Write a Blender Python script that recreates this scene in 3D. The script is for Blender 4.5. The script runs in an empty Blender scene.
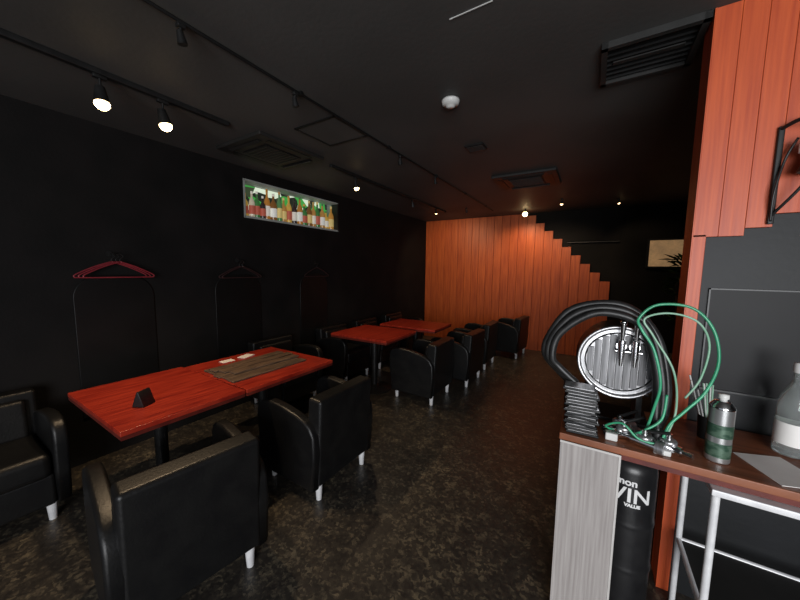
import bpy, bmesh, math, random
from mathutils import Vector, Matrix
random.seed(4)
S=bpy.context.scene
try:
    S.view_settings.view_transform='Standard'
except Exception: pass
# ---------------------------------------------------------------- materials
def col(c): return (c[0],c[1],c[2],1)
def pmat(name,c1,c2=None,scale=8,rough=.5,metal=0,bump=0,stretch=(1,1,1),detail=5,emit=None,es=0,trans=0,spec=.5,lo=.35,hi=.65,bscale=None,rvar=0,coat=0):
    m=bpy.data.materials.new(name);m.use_nodes=True;n=m.node_tree.nodes;l=m.node_tree.links
    b=n['Principled BSDF'];tc=n.new('ShaderNodeTexCoord');mp=n.new('ShaderNodeMapping')
    mp.inputs['Scale'].default_value=stretch;l.new(tc.outputs['Object'],mp.inputs['Vector'])
    nz=n.new('ShaderNodeTexNoise');nz.inputs['Scale'].default_value=scale;nz.inputs['Detail'].default_value=detail
    l.new(mp.outputs[0],nz.inputs['Vector'])
    r=n.new('ShaderNodeValToRGB');r.color_ramp.elements[0].position=lo;r.color_ramp.elements[1].position=hi
    if c2 is None: c2=tuple(min(1,x*1.25) for x in c1)
    r.color_ramp.elements[0].color=col(c1);r.color_ramp.elements[1].color=col(c2)
    l.new(nz.outputs['Fac'],r.inputs[0]);l.new(r.outputs[0],b.inputs['Base Color'])
    b.inputs['Roughness'].default_value=rough;b.inputs['Metallic'].default_value=metal
    b.inputs['Specular IOR Level'].default_value=spec
    b.inputs['Transmission Weight'].default_value=trans
    b.inputs['Coat Weight'].default_value=coat
    if rvar:
        mr=n.new('ShaderNodeMapRange');mr.inputs[3].default_value=rough-rvar;mr.inputs[4].default_value=rough+rvar
        l.new(nz.outputs['Fac'],mr.inputs[0]);l.new(mr.outputs[0],b.inputs['Roughness'])
    if bump:
        bn=n.new('ShaderNodeBump');bn.inputs['Strength'].default_value=bump;bn.inputs['Distance'].default_value=.01
        if bscale:
            n2=n.new('ShaderNodeTexNoise');n2.inputs['Scale'].default_value=bscale;l.new(tc.outputs['Object'],n2.inputs['Vector']);l.new(n2.outputs['Fac'],bn.inputs['Height'])
        else: l.new(nz.outputs['Fac'],bn.inputs['Height'])
        l.new(bn.outputs[0],b.inputs['Normal'])
    if emit: b.inputs['Emission Color'].default_value=col(emit);b.inputs['Emission Strength'].default_value=es
    return m
M_wall=pmat('black_wall_paint',(.004,.004,.004),(.008,.007,.007),3,.75,bump=.1,bscale=60,spec=.18)
M_ceil=pmat('dark_ceiling_paint',(.062,.061,.058),(.082,.080,.076),1.3,.6,bump=.08,bscale=40,spec=.3)
M_panel=pmat('charcoal_board',(.007,.008,.009),(.011,.012,.014),4,.5,bump=.05,bscale=40,spec=.3)
M_recess=pmat('dark_recess',(.004,.004,.005),(.006,.006,.007),4,.45,spec=.2)
M_recedge=pmat('recess_edge',(.018,.019,.020),(.024,.025,.026),4,.4)
M_arch=pmat('arch_panel',(.003,.003,.003),(.005,.005,.005),4,.45,spec=.35)
M_orange=pmat('orange_stained_wood',(.36,.062,.012),(.56,.118,.022),5,.5,bump=.12,stretch=(7,9,.5),lo=.3,hi=.7)
M_orange2=pmat('orange_stained_wood_dark',(.34,.057,.011),(.53,.108,.020),5,.5,bump=.12,stretch=(7,9,.5),lo=.3,hi=.7)
M_seam=pmat('plank_seam_dark',(.16,.026,.008),(.20,.035,.010),6,.7)
M_orange3=pmat('orange_stained_wood_red',(.44,.060,.017),(.62,.108,.027),5,.45,bump=.15,stretch=(14,9,.5),lo=.3,hi=.7)
M_orange4=pmat('orange_stained_wood_red2',(.42,.056,.016),(.59,.10,.026),5,.45,bump=.15,stretch=(14,9,.5),lo=.3,hi=.7)
M_red=pmat('red_table_laminate',(.20,.010,.006),(.44,.042,.018),5,.33,bump=.04,stretch=(14,1,1),lo=.3,hi=.7,spec=.5)
M_rededge=pmat('table_edge_dark',(.08,.010,.007),(.14,.02,.012),10,.4)
M_leather=pmat('black_leather',(.005,.005,.0055),(.008,.008,.008),10,.42,bump=.10,bscale=90,spec=.38)
M_blackmetal=pmat('black_metal',(.008,.008,.008),(.014,.014,.014),20,.45,spec=.4)
M_whiteleg=pmat('silver_leg',(.7,.7,.72),(.85,.85,.86),20,.35,metal=.1)
M_chrome=pmat('chrome',(.7,.7,.72),(.85,.85,.86),20,.15,metal=1)
M_steel=pmat('brushed_steel',(.42,.42,.43),(.62,.62,.63),12,.32,metal=.85,stretch=(30,1,1))
M_slat=pmat('grey_slats',(.13,.13,.135),(.26,.26,.27),14,.45,metal=.3,stretch=(12,12,.5))
M_white=pmat('white_plastic',(.6,.6,.58),(.7,.7,.68),10,.4)
M_paper=pmat('paper',(.80,.78,.75),(.88,.86,.83),10,.7)
M_board=pmat('weathered_board',(.26,.235,.225),(.44,.41,.395),4,.6,bump=.25,stretch=(22,22,.8),lo=.25,hi=.75)
M_boardedge=pmat('board_edge',(.5,.48,.46),(.58,.56,.54),8,.6)
M_counter=pmat('counter_wood',(.15,.05,.022),(.30,.10,.045),4,.35,bump=.06,stretch=(1.2,14,1),lo=.3,hi=.7)
M_plank=pmat('menu_wood',(.055,.034,.022),(.15,.095,.06),5,.55,bump=.2,stretch=(20,1.5,20))
M_rubber=pmat('black_rubber_hose',(.010,.010,.010),(.02,.02,.02),30,.4)
M_green=pmat('green_hose',(.03,.28,.14),(.06,.42,.22),12,.3,spec=.6)
M_clear=pmat('clear_green_hose',(.20,.42,.28),(.34,.52,.40),12,.3)
M_hanger=pmat('red_hanger_plastic',(.20,.02,.03),(.27,.03,.04),12,.35)
M_hangerb=pmat('black_hanger_plastic',(.03,.015,.015),(.045,.02,.02),12,.35)
M_drum=pmat('black_drum',(.009,.009,.010),(.015,.015,.016),15,.33,spec=.5)
M_text=pmat('white_print',(.7,.7,.7),(.8,.8,.8),10,.5)
M_can=pmat('can_print',(.04,.09,.06),(.10,.17,.12),30,.3,metal=.3,stretch=(1,1,2),lo=.45,hi=.55)
M_tin=pmat('can_silver',(.42,.43,.43),(.56,.57,.57),6,.28,metal=.8)
M_glass=pmat('clear_bottle_glass',(.75,.8,.78),(.85,.9,.88),5,.06,trans=.85)
M_lamp=pmat('lamp_glow',(1,.8,.5),(1,.85,.6),5,.5,emit=(1,.70,.34),es=14)
M_green_leaf=pmat('leaf',(.015,.05,.012),(.04,.11,.03),8,.5)
M_acdark=pmat('ac_grille_dark',(.006,.006,.006),(.009,.009,.009),8,.5,spec=.3)
M_acframe=pmat('ac_frame',(.018,.018,.017),(.025,.024,.023),8,.5,spec=.3)
M_track=pmat('track_grey',(.022,.022,.021),(.03,.03,.029),8,.5,spec=.3)
M_soil=pmat('pot_clay',(.03,.02,.015),(.05,.03,.02),8,.7)

def floor_mat():
    m=bpy.data.materials.new('dark_stone_floor');m.use_nodes=True;n=m.node_tree.nodes;l=m.node_tree.links;b=n['Principled BSDF']
    tc=n.new('ShaderNodeTexCoord')
    ns=n.new('ShaderNodeTexNoise');ns.inputs['Scale'].default_value=30;ns.inputs['Detail'].default_value=6
    mx=n.new('ShaderNodeVectorMath');mx.operation='MULTIPLY_ADD';mx.inputs[1].default_value=(.05,.05,.05)
    l.new(tc.outputs['Object'],ns.inputs['Vector']);l.new(ns.outputs['Color'],mx.inputs[0]);l.new(tc.outputs['Object'],mx.inputs[2])
    v=n.new('ShaderNodeTexVoronoi');v.inputs['Scale'].default_value=62;l.new(mx.outputs[0],v.inputs['Vector'])
    n3=n.new('ShaderNodeTexNoise');n3.inputs['Scale'].default_value=9;n3.inputs['Detail'].default_value=12;n3.inputs['Roughness'].default_value=.8
    l.new(tc.outputs['Object'],n3.inputs['Vector'])
    n4=n.new('ShaderNodeTexNoise');n4.inputs['Scale'].default_value=1.8;n4.inputs['Detail'].default_value=3;l.new(tc.outputs['Object'],n4.inputs['Vector'])
    sep=n.new('ShaderNodeSeparateColor');l.new(v.outputs['Color'],sep.inputs[0])
    ad=n.new('ShaderNodeMath');ad.operation='MULTIPLY_ADD';ad.inputs[1].default_value=.28;l.new(sep.outputs[0],ad.inputs[0]);l.new(n3.outputs['Fac'],ad.inputs[2])
    a2=n.new('ShaderNodeMath');a2.operation='MULTIPLY_ADD';a2.inputs[1].default_value=.25;l.new(n4.outputs['Fac'],a2.inputs[0]);l.new(ad.outputs[0],a2.inputs[2])
    r=n.new('ShaderNodeValToRGB');e=r.color_ramp.elements
    e[0].position=.62;e[0].color=(.024,.021,.019,1);e[1].position=1.0;e[1].color=(.15,.125,.085,1)
    k=e.new(.82);k.color=(.044,.038,.031,1)
    l.new(a2.outputs[0],r.inputs[0]);l.new(r.outputs[0],b.inputs['Base Color'])
    mr=n.new('ShaderNodeMapRange');mr.inputs[3].default_value=.24;mr.inputs[4].default_value=.5;l.new(n3.outputs['Fac'],mr.inputs[0]);l.new(mr.outputs[0],b.inputs['Roughness'])
    bp=n.new('ShaderNodeBump');bp.inputs['Strength'].default_value=.06;bp.inputs['Distance'].default_value=.01;l.new(n3.outputs['Fac'],bp.inputs['Height']);l.new(bp.outputs[0],b.inputs['Normal'])
    return m
M_floor=floor_mat()
# ---------------------------------------------------------------- builder
class B:
    def __init__(s,name): s.n=name;s.bm=bmesh.new();s.m=[]
    def idx(s,m):
        if m not in s.m: s.m.append(m)
        return s.m.index(m)
    def add(s,t,mat,mx=None,smooth=None):
        i=s.idx(mat)
        for f in t.faces:
            f.material_index=i
            if smooth is not None: f.smooth=smooth
        if mx is not None: bmesh.ops.transform(t,matrix=mx,verts=t.verts)
        me=bpy.data.meshes.new('t');t.to_mesh(me);t.free();s.bm.from_mesh(me);bpy.data.meshes.remove(me)
    def box(s,x0,x1,y0,y1,z0,z1,mat,bev=0,rot=None,seg=3):
        t=bmesh.new();bmesh.ops.create_cube(t,size=1)
        bmesh.ops.transform(t,matrix=Matrix.Diagonal((abs(x1-x0),abs(y1-y0),abs(z1-z0),1)),verts=t.verts)
        if bev: bmesh.ops.bevel(t,geom=list(t.edges),offset=bev,segments=seg,profile=.5,affect='EDGES')
        mx=Matrix.Translation(((x0+x1)/2,(y0+y1)/2,(z0+z1)/2))
        if rot is not None: mx=mx@rot
        s.add(t,mat,mx,bool(bev))
    def prism(s,pts,th,mat,mx,bev=0):
        t=bmesh.new();vs=[t.verts.new((p[0],p[1],-th/2)) for p in pts];f=t.faces.new(vs)
        g=bmesh.ops.extrude_face_region(t,geom=[f]);
        bmesh.ops.translate(t,vec=(0,0,th),verts=[v for v in g['geom'] if isinstance(v,bmesh.types.BMVert)])
        bmesh.ops.recalc_face_normals(t,faces=t.faces)
        if bev:
            es=[e for e in t.edges if abs(e.verts[0].co.z-e.verts[1].co.z)<1e-6]
            bmesh.ops.bevel(t,geom=es,offset=bev,segments=3,profile=.5,affect='EDGES')
        s.add(t,mat,mx,bool(bev))
    def cyl(s,p1,p2,r1,mat,r2=None,seg=20,cap=True):
        p1=Vector(p1);p2=Vector(p2);r2=r1 if r2 is None else r2;d=p2-p1
        t=bmesh.new();bmesh.ops.create_cone(t,cap_ends=cap,segments=seg,radius1=r1,radius2=max(r2,1e-5),depth=d.length)
        for f in t.faces: f.smooth=(len(f.verts)==4)
        s.add(t,mat,Matrix.Translation((p1+p2)/2)@d.to_track_quat('Z','Y').to_matrix().to_4x4())
    def ball(s,c,r,mat):
        t=bmesh.new();bmesh.ops.create_uvsphere(t,u_segments=16,v_segments=10,radius=r);s.add(t,mat,Matrix.Translation(c),True)
    def lathe(s,prof,mat,mx=None,seg=28):
        t=bmesh.new();rings=[]
        for r,z in prof:
            rings.append([t.verts.new((max(r,1e-4)*math.cos(2*math.pi*k/seg),max(r,1e-4)*math.sin(2*math.pi*k/seg),z)) for k in range(seg)])
        for a,b in zip(rings,rings[1:]):
            for k in range(seg): t.faces.new((a[k],a[(k+1)%seg],b[(k+1)%seg],b[k]))
        bmesh.ops.recalc_face_normals(t,faces=t.faces)
        s.add(t,mat,mx,True)
    def tube(s,pts,r,mat,sub=8,seg=10,closed=False):
        P=[Vector(p) for p in pts];Q=[]
        n=len(P)
        for i in range(n-1):
            a,b,c,d=P[max(i-1,0)],P[i],P[i+1],P[min(i+2,n-1)]
            for k in range(sub):
                u=k/sub;Q.append(.5*((2*b)+(c-a)*u+(2*a-5*b+4*c-d)*u*u+(3*b-a-3*c+d)*u**3))
        Q.append(P[-1]);t=bmesh.new();rings=[];up=None
        for i,q in enumerate(Q):
            tn=(Q[min(i+1,len(Q)-1)]-Q[max(i-1,0)]).normalized()
            if up is None: up=tn.orthogonal().normalized()
            up=(up-tn*up.dot(tn)).normalized();w=tn.cross(up)
            rings.append([t.verts.new(q+r*(math.cos(2*math.pi*k/seg)*up+math.sin(2*math.pi*k/seg)*w)) for k in range(seg)])
        for a,b in zip(rings,rings[1:]):
            for k in range(seg): t.faces.new((a[k],a[(k+1)%seg],b[(k+1)%seg],b[k]))
        t.faces.new(rings[0]);t.faces.new(rings[-1])
        bmesh.ops.recalc_face_normals(t,faces=t.faces)
        s.add(t,mat,None,True)
    def done(s,loc=(0,0,0),rz=0):
        me=bpy.data.meshes.new(s.n);s.bm.to_mesh(me);s.bm.free()
        for m in s.m: me.materials.append(m)
        o=bpy.data.objects.new(s.n,me);o.location=loc;o.rotation_euler=(0,0,rz);bpy.context.collection.objects.link(o)
        w=o.modifiers.new('wn','WEIGHTED_NORMAL');w.keep_sharp=True
        return o
def copy(o,loc,rz=0):
    c=o.copy();c.location=loc;c.rotation_euler=(0,0,rz);bpy.context.collection.objects.link(c);return c
XW,YB,C=-3.2,6.25,2.55
P=math.pi
# ---------------------------------------------------------------- shell
b=B('floor');b.box(-3.35,2.8,-2.6,6.5,-.1,0,M_floor);b.done()
b=B('ceiling');b.box(-3.35,2.8,-2.6,6.5,C,C+.1,M_ceil);b.done()
b=B('wall_left')
WY0,WY1,WZ0,WZ1=2.0,3.44,2.03,2.43
b.box(XW-.12,XW,-2.6,WY0,0,C,M_wall);b.box(XW-.12,XW,WY1,YB+.15,0,C,M_wall)
b.box(XW-.12,XW,WY0,WY1,0,WZ0,M_wall);b.box(XW-.12,XW,WY0,WY1,WZ1,C,M_wall);b.done()
b=B('wall_back');b.box(XW,2.8,YB+.03,YB+.15,0,C,M_wall);b.done()
b=B('wall_right');b.box(2.65,2.8,-2.6,YB+.03,0,C,M_wall);b.done()
# back wall orange stepped planks
b=B('trim_back_planks')
x=XW+.002;w=.15
while x<.24:
    x1=min(x+w,.26);zt=C-.002 if x<-1.15 else 2.51-.98*(x-(-1.1))
    g=random.uniform(.001,.004)
    b.box(x+g,x1-g,YB-.002,YB+.028,.0,zt,random.choice([M_orange,M_orange2]),.002,seg=1)
    b.box(x-.0,x1,YB+.006,YB+.0285,.0,zt-.001,M_seam);x=x1
b.done()
b=B('trim_far_hatch')
b.box(-.42,.34,YB+.01,YB+.03,2.02,2.42,M_wall,.002);b.box(-.42,.34,YB-.01,YB+.01,1.99,2.005,M_acframe)
b.done()
b=B('door_1');b.box(1.35,2.2,YB+.0,YB+.029,0,2.1,M_recess,.004)
for (x0,x1,z0,z1) in [(1.29,1.35,0,2.16),(2.2,2.26,0,2.16),(1.35,2.2,2.1,2.16)]: b.box(x0,x1,YB-.015,YB+.029,z0,z1,M_track)
b.cyl((1.42,YB-.04,1.0),(1.42,YB+.0,1.0),.012,M_chrome);b.cyl((1.42,YB-.04,1.0),(1.53,YB-.04,1.0),.009,M_chrome);b.done()
# partition behind counter
PY=1.80
b=B('wall_partition');b.box(.358,2.65,PY+.022,PY+.14,0,C,M_panel);b.done()
b=B('trim_partition_planks')
b.box(.352,.395,PY,PY+.02,0,1.66,M_orange3,.002,seg=1)
b.box(.350,.357,PY+.001,PY+.14,0,C,M_orange3)
x=.352
while x<2.6:
    zb=1.65 if x<.48 else 1.65+.046*((x-.46)/.068)
    zb=min(zb,2.3)
    x1=x+.075 if x>.39 else .43
    b.box(x+.0004,x1-.0004,PY,PY+.02,zb,C-.001,random.choice([M_orange3,M_orange4]),.0012,seg=1);x=x1
b.done()
b=B('trim_recess');b.box(.43,2.4,PY+.012,PY+.0225,1.005,1.43,M_recess)
b.box(.425,2.4,PY+.012,PY+.023,1.43,1.435,M_recedge);b.box(.425,2.4,PY+.002,PY+.023,.998,1.005,M_recedge);b.box(.425,.43,PY+.012,PY+.023,.998,1.435,M_recedge);b.done()
# arches on left wall
for i,(y0,y1) in enumerate([(.66,1.15),(1.66,2.16),(2.72,3.2)]):
    b=B('trim_%d'%(i+1));r=.16;z1=1.42;pts=[(y0,.35),(y1,.35)]
    for k in range(9):
        a=k/8*math.pi/2;pts.append((y1-r+r*math.cos(a),z1-r+r*math.sin(a)))
    for k in range(9):
        a=math.pi/2+k/8*math.pi/2;pts.append((y0+r+r*math.cos(a),z1-r+r*math.sin(a)))
    mx=Matrix(((0,0,1,XW+.007),(1,0,0,0),(0,1,0,0),(0,0,0,1)))
    b.prism(pts,.012,M_arch,mx,.004)
    b.done()
# ---------------------------------------------------------------- bottle display window
def window_mat():
    m=bpy.data.materials.new('window_posters');m.use_nodes=True;n=m.node_tree.nodes;l=m.node_tree.links;bb=n['Principled BSDF']
    tc=n.new('ShaderNodeTexCoord');v=n.new('ShaderNodeTexVoronoi');v.inputs['Scale'].default_value=9
    l.new(tc.outputs['Object'],v.inputs['Vector']);sp=n.new('ShaderNodeSeparateColor');l.new(v.outputs['Color'],sp.inputs[0])
    r=n.new('ShaderNodeValToRGB');r.color_ramp.interpolation='CONSTANT';e=r.color_ramp.elements
    e[0].color=(.015,.02,.015,1);e[1].position=.32;e[1].color=(.05,.32,.06,1);k=e.new(.52);k.color=(.65,.75,.6,1);k=e.new(.74);k.color=(.04,.06,.03,1)
    l.new(sp.outputs[0],r.inputs[0]);l.new(r.outputs[0],bb.inputs['Emission Color']);bb.inputs['Emission Strength'].default_value=.8
    l.new(r.outputs[0],bb.inputs['Base Color']);return m
M_post=window_mat()
M_frame=pmat('window_frame_grey',(.22,.23,.22),(.30,.31,.30),8,.45,emit=(.6,.65,.6),es=.05)
b=B('window_1');b.box(XW-.24,XW-.22,WY0-.02,WY1+.02,WZ0-.02,WZ1+.02,M_post);b.done()
b=B('trim_4')  # window frame and niche sides, built apart from the poster panel
b.box(XW-.22,XW-.12,WY0-.02,WY1+.02,WZ0-.02,WZ0,M_frame);b.box(XW-.22,XW-.12,WY0-.02,WY1+.02,WZ1,WZ1+.02,M_frame)
b.box(XW-.22,XW-.12,WY0-.02,WY0,WZ0,WZ1,M_frame);b.box(XW-.22,XW-.12,WY1,WY1+.02,WZ0,WZ1,M_frame)
for (y0,y1,z0,z1) in [(WY0,WY1,WZ0-.002,WZ0+.02),(WY0,WY1,WZ1-.012,WZ1+.002),(WY0,WY0+.015,WZ0,WZ1),(WY1-.02,WY1,WZ0,WZ1)]:
    b.box(XW-.11,XW+.012,y0,y1,z0,z1,M_frame if (z1-z0<.1 or y0<2.1) else M_blackmetal)
b.done()
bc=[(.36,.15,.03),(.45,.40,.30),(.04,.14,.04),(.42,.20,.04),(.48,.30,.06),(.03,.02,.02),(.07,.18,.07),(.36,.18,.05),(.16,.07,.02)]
BM=[pmat('bottle_glass_%d'%i,c,None,9,.15,emit=c,es=.35) for i,c in enumerate(bc)]  # glass given a faint glow of its own, standing in for backlight
LB=[pmat('bottle_label_%d'%i,c,None,9,.6,emit=c,es=.35) for i,c in enumerate([(.6,.57,.5),(.55,.42,.16),(.35,.08,.05),(.6,.6,.56),(.4,.28,.10)])]  # labels glow faintly too, in place of light from the niche
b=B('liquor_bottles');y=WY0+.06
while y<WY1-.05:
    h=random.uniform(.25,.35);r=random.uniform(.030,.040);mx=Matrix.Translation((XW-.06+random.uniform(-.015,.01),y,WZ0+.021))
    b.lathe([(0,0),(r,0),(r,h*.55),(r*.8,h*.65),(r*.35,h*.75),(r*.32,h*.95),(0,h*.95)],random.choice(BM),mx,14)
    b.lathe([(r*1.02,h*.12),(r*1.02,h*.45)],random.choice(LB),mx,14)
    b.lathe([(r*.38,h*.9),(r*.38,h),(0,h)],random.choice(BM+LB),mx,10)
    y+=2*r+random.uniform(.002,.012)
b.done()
# ---------------------------------------------------------------- chairs
def chair():
    b=B('tub_armchair')
    b.box(-.24,.25,-.24,.24,.10,.29,M_leather,.02)
    b.box(-.20,.265,-.232,.232,.27,.42,M_leather,.04,seg=4)
    b.box(-.295,-.18,-.262,.262,.11,.69,M_leather,.022,rot=Matrix.Rotation(math.radians(-3),4,'Y'),seg=4)
    b.box(-.19,-.13,-.21,.21,.40,.65,M_leather,.028,rot=Matrix.Rotation(math.radians(-6),4,'Y'),seg=4)
    for s in (-1,1):
        pts=[(-.27,.10),(.235,.10),(.26,.30),(.275,.46),(.27,.53),(.245,.575),(.20,.60),(.11,.608),(0,.598),(-.12,.575),(-.20,.55),(-.25,.52),(-.285,.46),(-.29,.35)]
        mx=Matrix(((1,0,0,0),(0,0,-1,s*.272),(0,1,0,0),(0,0,0,1)))
        b.prism(pts,.068,M_leather,mx,.018)
    for sx,sy in ((-.24,-.22),(-.24,.22),(.21,-.22),(.21,.22)):
        b.cyl((sx,sy,0),(sx,sy,.105),.017,M_whiteleg,.024,16)
    return b.done()
c0=chair()
c0.location=(-1.65,.645,0);c0.rotation_euler=(0,0,P-.14)
c1=[(-1.67,1.56,P-.0),(-1.68,3.24,P+.0),(-1.53,3.98,P-.03),(-1.55,4.80,P),(-1.25,5.72,P-.1),
 (-2.85,.16,0),(-2.86,2.22,0),(-2.86,3.2,0),(-2.86,3.95,0),(-2.86,4.75,0)]
for x,y,r in c1: copy(c0,(x,y,0),r)
# ---------------------------------------------------------------- tables
def table(w,d):
    b=B('dining_table')
    b.box(-w/2,w/2,-d/2,d/2,.695,.72,M_red,.003,seg=2)
    b.box(-w/2+.002,w/2-.002,-d/2+.002,d/2-.002,.675,.695,M_rededge)
    b.cyl((0,0,.02),(0,0,.67),.035,M_blackmetal)
    b.box(-.2,.2,-.2,.2,.655,.676,M_blackmetal,.004)
    b.lathe([(0,0),(.21,0),(.21,.012),(.06,.035),(.04,.06),(0,.06)],M_blackmetal)
    return b
table(.85,.62).done((-2.265,.805,0));table(.82,.78).done((-2.25,1.51,0),.01)
table(.80,.70).done((-2.26,3.07,0),.02);table(.85,.60).done((-2.12,3.88,0),.03)
b=B('wooden_menu_boards')
z=.7215
for i in range(5):
    xx=-2.42+i*.083
    b.box(xx,xx+.078,1.13+random.uniform(-.02,.03),1.80+random.uniform(-.06,.04),z,z+.012,M_plank,.002,seg=1)
for i in range(3):
    xx=-2.38+i*.09
    b.box(xx,xx+.078,1.16+i*.03,1.78,z+.013,z+.025,M_plank,.002,seg=1,rot=Matrix.Rotation(.06-.04*i,4,'Z'))
b.done()
b=B('paper_menu');b.box(-2.57,-2.50,1.34,1.44,.7215,.7245,M_paper);b.box(-2.58,-2.50,1.50,1.62,.7215,.727,M_paper,rot=Matrix.Rotation(.3,4,'Z'));b.done()
b=B('table_tent_sign')
b.prism([(-.035,0),(.035,0),(.004,.085),(-.004,.085)],.08,M_blackmetal,Matrix.Translation((-2.11,.68,.721))@Matrix.Rotation(.5,4,'Z')@Matrix.Rotation(P/2,4,'X'),.003);b.done()
# ---------------------------------------------------------------- hangers
def hanger(name,y,z,mat,n=1):
    b=B(name)
    for k in range(n):
        x=XW+.045+.02*k;dy=.02*k
        b.tube([(x-.0,y+dy,z-.035),(x,y+dy,z-.01),(x,y+dy+.018,z+.01),(x,y+dy,z+.03),(x,y+dy-.018,z+.012)],.0025,M_blackmetal,6,6)
        b.tube([(x,y+dy,z-.03),(x,y+dy-.10,z-.07),(x,y+dy-.2,z-.125),(x,y+dy-.21,z-.145),(x,y+dy-.18,z-.15),(x,y+dy,z-.15),(x,y+dy+.18,z-.15),(x,y+dy+.21,z-.145),(x,y+dy+.2,z-.125),(x,y+dy+.10,z-.07),(x,y+dy,z-.03)],.005,mat,6,8)
    b.cyl((XW-.001,y,z+.03),(XW+.085,y,z+.03),.005,M_blackmetal);b.cyl((XW,y,z+.03),(XW+.01,y,z+.03),.02,M_blackmetal)
    b.done()
hanger('coat_hanger',.88,1.56,M_hanger,3);hanger('coat_hanger',1.9,1.54,M_hangerb,2);hanger('coat_hanger',2.98,1.54,M_hangerb,1)
# ---------------------------------------------------------------- ceiling
def cassette(x0,x1,y0,y1,name='ceiling_air_conditioner'):
    b=B(name);z=C
    b.box(x0,x1,y0,y1,z-.03,z-.0005,M_acframe,.008)
    w=x1-x0;d=y1-y0;cx=(x0+x1)/2;cy=(y0+y1)/2
    b.box(cx-w*.27,cx+w*.27,cy-d*.27,cy+d*.27,z-.037,z-.028,M_acdark,.004)
    for k in range(9):
        yy=cy-d*.24+k*d*.06;b.box(cx-w*.25,cx+w*.25,yy-.004,yy+.004,z-.042,z-.036,M_acframe)
    for s in(-1,1):
        b.box(cx-w*.33,cx+w*.33,cy+s*d*.39-.022,cy+s*d*.39+.022,z-.034,z-.029,M_acdark)
        b.box(cx+s*w*.39-.022,cx+s*w*.39+.022,cy-d*.33,cy+d*.33,z-.034,z-.029,M_acdark)
        b.box(cx-w*.32,cx+w*.32,cy+s*d*.40-.014,cy+s*d*.40+.014,z-.04,z-.034,M_acframe,rot=Matrix.Rotation(.3*s,4,'X'))
    return b.done()
cassette(-2.86,-2.24,1.55,2.23);cassette(-1.04,-.38,3.6,4.2)
b=B('ceiling_return_grille')
b.box(-.03,.345,1.8,1.825,C-.03,C-.0005,M_track);b.box(-.03,.345,2.125,2.15,C-.03,C-.0005,M_track)
b.box(-.03,-.005,1.8,2.15,C-.03,C-.0005,M_track);b.box(.32,.345,1.8,2.15,C-.03,C-.0005,M_track)
b.box(-.005,.32,1.825,2.125,C-.008,C-.0005,M_acdark)
for k in range(7): b.box(-.005,.32,1.85+k*.042,1.854+k*.042,C-.018,C-.008,M_acdark)
b.box(.02,.29,1.95,1.975,C-.022,C-.016,M_acframe);b.done()
b=B('ceiling_access_hatch');
for (x0,x1,y0,y1) in [(-1.99,-1.58,1.67,1.685),(-1.99,-1.58,2.035,2.05),(-1.99,-1.975,1.67,2.05),(-1.595,-1.58,1.67,2.05)]: b.box(x0,x1,y0,y1,C-.008,C-.0005,M_acdark)
b.box(-1.975,-1.595,1.685,2.035,C-.004,C-.0005,M_ceil);b.done()
b=B('smoke_detector');b.lathe([(0,-.045),(.022,-.045),(.03,-.032),(.05,-.028),(.055,-.01),(.055,-.0005),(0,-.0005)],M_white,Matrix.Translation((-.82,1.9,C)));b.done()
b=B('ceiling_vent');b.box(-1.0,-.84,2.63,2.77,C-.012,C-.0005,M_acdark,.003)
for k in range(5): b.box(-.99,-.85,2.65+k*.024,2.657+k*.024,C-.018,C-.011,M_acframe)
b.done()
b=B('ceiling_slot_trim');b.box(-.58,-.40,1.308,1.312,C-.003,C-.0005,M_white);b.done()
def rail(y0,y1,x,name='lighting_track'):
    b=B(name);b.box(x-.017,x+.017,y0,y1,C-.03,C-.0005,M_blackmetal,.003,seg=1);b.done()
rail(-1.6,1.36,-2.33);rail(2.4,5.3,-2.33)
b=B('ceiling_conduit');b.cyl((-1.56,-2.0,C-.013),(-1.56,5.6,C-.013),.008,M_acdark)
for k in range(8): b.box(-1.575,-1.545,-1.5+k*.95,-1.48+k*.95,C-.022,C-.0005,M_acdark)
b.done()
def spot(x,y,on,aim,en=40,ang=100,drop=.031,sc=1.0,bulb=False):
    b=B('track_spotlight');z=C-drop
    aim=Vector(aim);b.cyl((x,y,z),(x,y,z-.07*sc),.006,M_blackmetal)
    b.box(x-.014,x+.014,y-.03*sc,y+.03*sc,z-.018,z,M_blackmetal,.003,seg=1)
    c=Vector((x,y,z-.10*sc));d=(aim-c).normalized()
    b.cyl(c-d*.045*sc,c+d*.045*sc,.022*sc,M_blackmetal,.036*sc)
    if on: b.ball(c+d*.048*sc,.034*sc if not bulb else .042,M_lamp)
    else: b.cyl(c+d*.042*sc,c+d*.047*sc,.028*sc,M_track)
    b.done()
    if on:
        L=bpy.data.lights.new('spot_lamp','SPOT');L.energy=en;L.color=(1,.72,.44);L.spot_size=math.radians(ang);L.spot_blend=.7;L.shadow_soft_size=.03
        o=bpy.data.objects.new('spot_lamp',L);o.location=c+d*(.048*sc+.05);o.rotation_euler=d.to_track_quat('-Z','Y').to_euler();bpy.context.collection.objects.link(o)
spot(-2.33,.66,True,(-2.0,.65,.7),38);spot(-2.33,.95,True,(-2.1,1.2,.7),38);spot(-2.33,2.80,True,(-2.1,3.1,.7),38,sc=.8)
spot(-2.33,4.1,False,(-2.3,4.6,.7),sc=.7);spot(-2.33,4.9,True,(-2.5,6.2,1.3),32,115,sc=.5)
for y in (.72,1.32,2.5,3.25): spot(-1.56,y,False,(-1.5,y+.3,.7),drop=.022,sc=.55)
spot(-1.05,5.75,True,(-1.2,6.25,1.0),18,140,.0,.6,True);spot(-1.9,5.2,False,(-1.9,6.2,.9),24,120,.0,.5)
spot(-.45,5.2,True,(-.7,6.2,.6),34,125,.0,.5);spot(.25,5.6,True,(.7,6.2,1.6),6,90,.0,.4)
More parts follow.
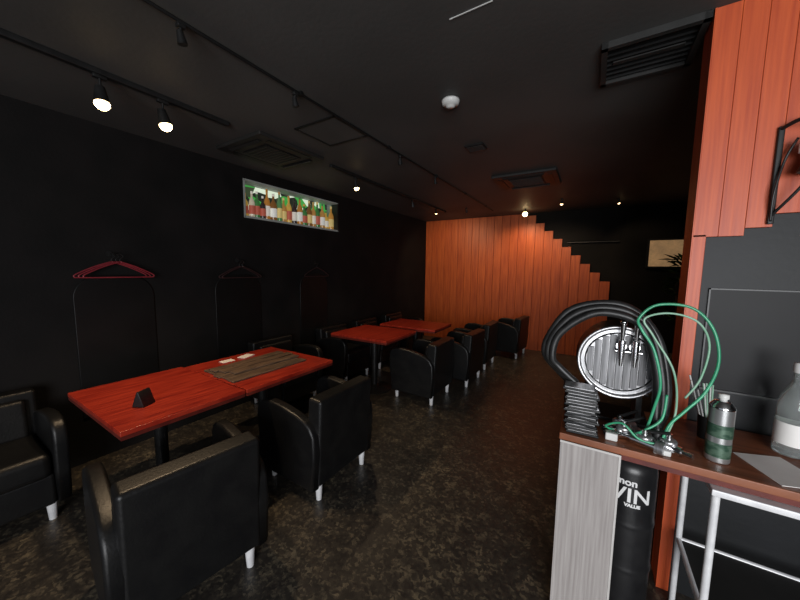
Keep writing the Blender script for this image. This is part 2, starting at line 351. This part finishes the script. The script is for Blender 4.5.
# ---------------------------------------------------------------- far items
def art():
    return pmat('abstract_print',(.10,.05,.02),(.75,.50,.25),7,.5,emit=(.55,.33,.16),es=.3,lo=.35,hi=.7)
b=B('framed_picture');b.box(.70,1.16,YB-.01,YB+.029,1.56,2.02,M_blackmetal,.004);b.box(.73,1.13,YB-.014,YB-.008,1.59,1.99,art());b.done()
b=B('potted_plant');px,py=1.02,5.5
b.lathe([(0,0),(.13,0),(.17,.34),(.18,.36),(.15,.36),(.14,.32),(0,.32)],M_soil,Matrix.Translation((px,py,0)))
for k in range(3): b.tube([(px,py,.3),(px+.03*math.cos(k*2),py+.03*math.sin(k*2),.8),(px+.1*math.cos(k*2),py+.1*math.sin(k*2),1.35)],.012,M_soil)
for k in range(130):
    a=random.uniform(0,2*P);z=random.uniform(.85,1.7);ll=random.uniform(.12,.24);w=.022
    p0=Vector((px+.06*math.cos(a),py+.06*math.sin(a),z));d=Vector((math.cos(a),math.sin(a),random.uniform(.1,.9))).normalized();sd=Vector((-math.sin(a),math.cos(a),0))
    t=bmesh.new();v=[t.verts.new(p0),t.verts.new(p0+d*ll*.5+sd*w),t.verts.new(p0+d*ll+Vector((0,0,-.04))),t.verts.new(p0+d*ll*.5-sd*w)];t.faces.new(v);b.add(t,M_green_leaf)
b.done()
b=B('wall_bracket_lamp')
b.box(.560,.578,PY-.014,PY-.0005,1.69,2.05,M_blackmetal,.003,seg=1)
b.tube([(.568,PY-.01,2.04),(.60,PY-.06,2.05),(.66,PY-.10,2.03),(.72,PY-.12,1.98)],.007,M_blackmetal)
b.tube([(.568,PY-.01,1.72),(.60,PY-.05,1.78),(.65,PY-.09,1.87),(.72,PY-.12,1.94)],.005,M_blackmetal)
b.tube([(.568,PY-.012,1.70),(.563,PY-.03,1.80),(.580,PY-.03,1.92),(.60,PY-.05,1.99)],.004,M_rubber)
b.lathe([(.0,.05),(.03,.045),(.045,.0),(.07,-.07),(.065,-.07),(.04,0),(0,.03)],M_soil,Matrix.Translation((.66,PY-.10,1.93)))
b.cyl((.61,PY-.07,1.93),(.61,PY-.07,1.985),.013,M_white)
b.done()
# ---------------------------------------------------------------- counter
CY=1.365;CZ=.85
b=B('bar_counter')
b.box(-.075,1.9,CY,PY-.002,CZ-.028,CZ,M_counter,.003,seg=2)
b.box(.13,1.9,CY+.03,CY+.05,CZ-.06,CZ-.029,M_rededge)
b.box(1.86,1.9,CY+.03,PY-.01,0,CZ-.03,M_counter)
b.box(-.07,.125,CY-.004,CY+.018,0,CZ-.028,M_board,.002,seg=1)
b.box(.125,.132,CY-.004,CY+.018,0,CZ-.028,M_boardedge);b.box(-.07,.132,CY-.005,CY+.018,CZ-.036,CZ-.028,M_boardedge)
b.done()
b=B('steel_work_table')
for x in (.395,1.6):
    for y in (CY+.015,1.73): b.cyl((x,y,0),(x,y,.77),.011,M_whiteleg);b.cyl((x,y,0),(x,y,.02),.016,M_blackmetal)
b.box(.38,1.615,CY+.0,1.745,.765,.788,M_whiteleg,.003,seg=1)
for y in (CY+.015,1.73): b.cyl((.395,y,.33),(1.6,y,.33),.009,M_whiteleg)
for x in (.395,1.6): b.cyl((x,CY+.015,.33),(x,1.73,.33),.009,M_whiteleg)
b.box(.40,1.595,CY+.02,1.725,.322,.332,M_acframe)
b.done()
# drum
b=B('black_drum');dx,dy,R=.185,1.60,.098
b.lathe([(0,0),(R*.96,0),(R,.02),(R,.24),(R*1.03,.25),(R*1.03,.265),(R,.275),(R,.44),(R*1.03,.45),(R*1.03,.465),(R,.475),(R,.68),(R*.9,.72),(R*.4,.735),(0,.735)],M_drum,Matrix.Translation((dx,dy,0)),40)
def wrap(txt,size,z0,ang):
    cu=bpy.data.curves.new('tx','FONT');cu.body=txt;cu.size=size;cu.align_x='CENTER';cu.extrude=.0006;cu.offset=.0012
    o=bpy.data.objects.new('tx',cu);bpy.context.collection.objects.link(o);dg=bpy.context.evaluated_depsgraph_get();dg.update()
    me=bpy.data.meshes.new_from_object(o.evaluated_get(dg));bpy.data.objects.remove(o)
    t=bmesh.new();t.from_mesh(me)
    bmesh.ops.subdivide_edges(t,edges=t.edges,cuts=1)
    for v in t.verts:
        th=ang+v.co.x/R;rr=R+.0008+v.co.z;v.co=Vector((dx+rr*math.cos(th),dy+rr*math.sin(th),z0+v.co.y))
    b.add(t,M_text)
wrap('VIN',.085,.565,-P/2+.05);wrap('mon',.04,.635,-P/2-.15);wrap('VALUE',.018,.545,-P/2+.1)
b.done()
# beer dispenser barrel
b=B('beer_dispenser');cx,cz,R=.118,1.12,.155
rot=Matrix.Translation((cx,1.575,cz))@Matrix.Rotation(-P/2,4,'X')
b.lathe([(R*.9,.0),(R,.0),(R,.02),(R*1.04,.08),(R*1.05,.11),(R*1.04,.15),(R,.2),(0,.2)],M_blackmetal,rot,48)
b.lathe([(R*.90,.012),(R*.90,-.004),(R*.97,-.008),(R*1.0,-.003),(R*1.0,.012)],M_steel,rot,48)
b.lathe([(R*.78,.008),(R*.78,-.001),(R*.80,-.003),(R*.82,.008)],M_blackmetal,rot,48)
b.lathe([(0,.006),(R*.9,.006)],M_steel,rot,48)
n=9
for k in range(n):
    xx=(-1+2*(k+.5)/n)*R*.76;hh=math.sqrt(max(0,(R*.76)**2-xx*xx))
    b.box(cx+xx-R*.076,cx+xx+R*.076,1.573,1.581,cz-hh,cz+hh,M_slat,.0015,seg=1)
b.box(cx-.09,cx-.07,1.60,1.75,CZ,cz-.12,M_blackmetal);b.box(cx+.07,cx+.09,1.60,1.75,CZ,cz-.12,M_blackmetal)
b.box(cx-.12,cx+.12,1.59,1.77,CZ+.0,CZ+.015,M_blackmetal,.003)
b.tube([(cx-.12,1.68,CZ+.12),(cx-.06,1.68,cz-.155),(cx,1.68,cz-.165),(cx+.06,1.68,cz-.155),(cx+.12,1.68,CZ+.12)],.01,M_blackmetal)
for xx in (cx+.0,cx+.045):
    z=cz+.075
    b.cyl((xx,1.58,z),(xx,1.545,z),.018,M_chrome);b.cyl((xx,1.55,z),(xx,1.515,z-.005),.011,M_chrome)
    b.cyl((xx,1.52,z-.045),(xx,1.52,z+.03),.011,M_chrome,.013);b.cyl((xx,1.52,z-.075),(xx,1.52,z-.045),.006,M_chrome,.009)
    b.cyl((xx,1.52,z+.03),(xx,1.51,z+.10),.006,M_chrome,.011);b.lathe([(0,0),(.012,.003),(.013,.012),(0,.02)],M_chrome,Matrix.Translation((xx,1.51,z+.097)),14)
b.cyl((cx-.02,1.545,cz+.055),(cx+.07,1.545,cz+.055),.008,M_chrome)
b.done()
b=B('beverage_hose')
for o,e in ((0,0),(-.016,.024),(.018,-.020)):
    b.tube([(-.03,1.50+e,CZ+.16+o),(-.10,1.50+e,1.07+o),(-.145+o,1.49+e,1.13),(-.13+o,1.49+e,1.22),(-.06+o,1.49+e,1.315-o),(.04,1.49+e,1.355-o),(.145,1.49+e,1.335-o),(.21-o,1.49+e,1.25),(.245-o,1.48+e,1.11),(.25-o,1.47+e,.98),(.24,1.46+e,.895),(.215,1.47+e,CZ+.016)],.0145,M_rubber)
b.done()
b=B('green_hose')
b.tube([(.20,1.43,CZ+.03),(.222,1.43,1.0),(.232,1.42,1.1),(.205,1.42,1.22),(.165,1.42,1.29),(.155,1.43,1.33),(.205,1.44,1.382),(.30,1.45,1.378),(.36,1.45,1.31),(.383,1.45,1.2),(.36,1.45,1.09),(.31,1.44,1.01),(.27,1.43,.95),(.25,1.42,CZ+.03)],.0048,M_green)
b.tube([(.26,1.44,CZ+.03),(.285,1.44,1.0),(.265,1.42,1.15),(.20,1.42,1.27),(.17,1.42,1.33),(.24,1.44,1.355),(.32,1.45,1.33),(.358,1.46,1.25),(.345,1.46,1.13),(.31,1.46,1.05)],.0036,M_clear)
b.tube([(.16,1.42,CZ+.03),(.20,1.41,.92),(.245,1.42,.97),(.255,1.43,1.06)],.0045,M_green)
b.tube([(.10,1.44,CZ+.03),(.08,1.42,.90),(.13,1.40,.93),(.18,1.39,.89),(.24,1.39,CZ+.035)],.004,M_green)
b.done()
b=B('keg_coupler')
def coup(x,y,a):
    d=Vector((math.cos(a),math.sin(a),0));p=Vector((x,y,CZ+.022))
    b.cyl(p-d*.04,p+d*.035,.018,M_chrome);b.cyl(p+d*.035,p+d*.06,.022,M_steel);b.cyl(p-d*.07,p-d*.04,.010,M_chrome)
    b.cyl(p,p+Vector((0,0,.05)),.010,M_chrome);b.cyl(p+Vector((0,0,.045)),p+Vector((0,0,.045))+d*.07+Vector((0,0,.02)),.006,M_blackmetal)
    b.lathe([(0,0),(.024,0),(.026,.012),(.02,.018),(0,.018)],M_steel,Matrix.Translation(p+Vector((0,0,.012))),18)
coup(.14,1.45,.5);coup(.20,1.41,-.4);coup(.13,1.50,.6);coup(.27,1.42,2.6)
b.box(.08,.12,1.40,1.42,CZ,CZ+.03,M_white,.005);b.box(.225,.275,1.385,1.405,CZ,CZ+.02,M_white,.005)
b.done()
b=B('stacked_menu_cards');zz=CZ+.001
for k in range(15):
    a=random.uniform(-.10,.10)+.05;ox=random.uniform(-.006,.006)-.0008*k
    b.box(-.058+ox,.055+ox,1.385,1.47,zz,zz+.009,M_blackmetal if k%3 else M_panel,.0015,rot=Matrix.Rotation(a,4,'Z')@Matrix.Rotation(.02,4,'Y'),seg=1)
    b.box(-.052+ox,.05+ox,1.390,1.465,zz+.0088,zz+.0118,M_steel,rot=Matrix.Rotation(a,4,'Z'));zz+=.0125
b.done()
b=B('straw_holder');hx,hy=.425,1.64
b.lathe([(0,0),(.03,0),(.034,.09),(.031,.09),(.027,.004),(0,.004)],M_blackmetal,Matrix.Translation((hx,hy,CZ+.0005)))
for k in range(10):
    a=random.uniform(0,2*P);q=.018
    b.cyl((hx+q*math.cos(a)*.5,hy+q*math.sin(a)*.5,CZ+.01),(hx-.03+.04*math.cos(a),hy+.02*math.sin(a),CZ+random.uniform(.19,.25)),.003,M_white if k%3 else M_clear,seg=8)
b.done()
b=B('spray_can');
m=Matrix.Translation((.408,1.46,CZ+.0005))
b.lathe([(0,0),(.031,0),(.033,.004),(.033,.188)],M_tin,m);b.lathe([(.033,.188),(.034,.191),(.032,.198),(.022,.212),(.016,.216),(0,.216)],M_chrome,m)
b.lathe([(.0,.214),(.010,.214),(.010,.222),(.014,.223),(.014,.236),(.0,.238)],M_white,m);b.lathe([(.0335,.02),(.0335,.07)],M_can,m);b.lathe([(.0335,.09),(.0335,.135)],M_can,m);b.done()
b=B('glass_bottle');m=Matrix.Translation((.65,1.66,CZ+.0005))
b.lathe([(0,.0),(.043,0),(.046,.006),(.046,.17),(.04,.21),(.022,.255),(.016,.27),(.016,.32),(.0,.32)],M_glass,m)
b.lathe([(.0165,.30),(.019,.302),(.019,.335),(0,.337)],M_white,m);b.lathe([(.0465,.04),(.0465,.12)],M_paper,m);b.done()
b=B('paper_sheet');b.box(.50,.64,1.40,1.58,CZ+.0008,CZ+.0028,M_paper,rot=Matrix.Rotation(.35,4,'Z'));b.done()
# ---------------------------------------------------------------- light
W=bpy.data.worlds.new('w');S.world=W;W.use_nodes=True;W.node_tree.nodes['Background'].inputs[0].default_value=(.82,.88,1,1);W.node_tree.nodes['Background'].inputs[1].default_value=.32
def area(loc,aim,sx,sy,e,c):
    L=bpy.data.lights.new('window_daylight','AREA');L.shape='RECTANGLE';L.size=sx;L.size_y=sy;L.energy=e;L.color=c
    o=bpy.data.objects.new('window_daylight',L);o.location=loc;d=Vector(aim)-Vector(loc);o.rotation_euler=d.to_track_quat('-Z','Y').to_euler();bpy.context.collection.objects.link(o)
area((1.3,-2.4,1.3),(.1,2.5,1.25),2.4,1.9,165,(.97,.98,1))
# ---------------------------------------------------------------- camera
cam=bpy.data.cameras.new('camera');co=bpy.data.objects.new('camera',cam);bpy.context.collection.objects.link(co)
cam.sensor_width=36;cam.lens=310.7*36/800;cam.clip_start=.02
F=Vector((-.52256,.84683,-.09914));Rr=Vector((.85031,.52615,.01224));U=Vector((-.06252,.07790,.99501))
m=Matrix(((Rr.x,U.x,-F.x,0),(Rr.y,U.y,-F.y,0),(Rr.z,U.z,-F.z,1.5),(0,0,0,1)))
co.matrix_world=m;S.camera=co
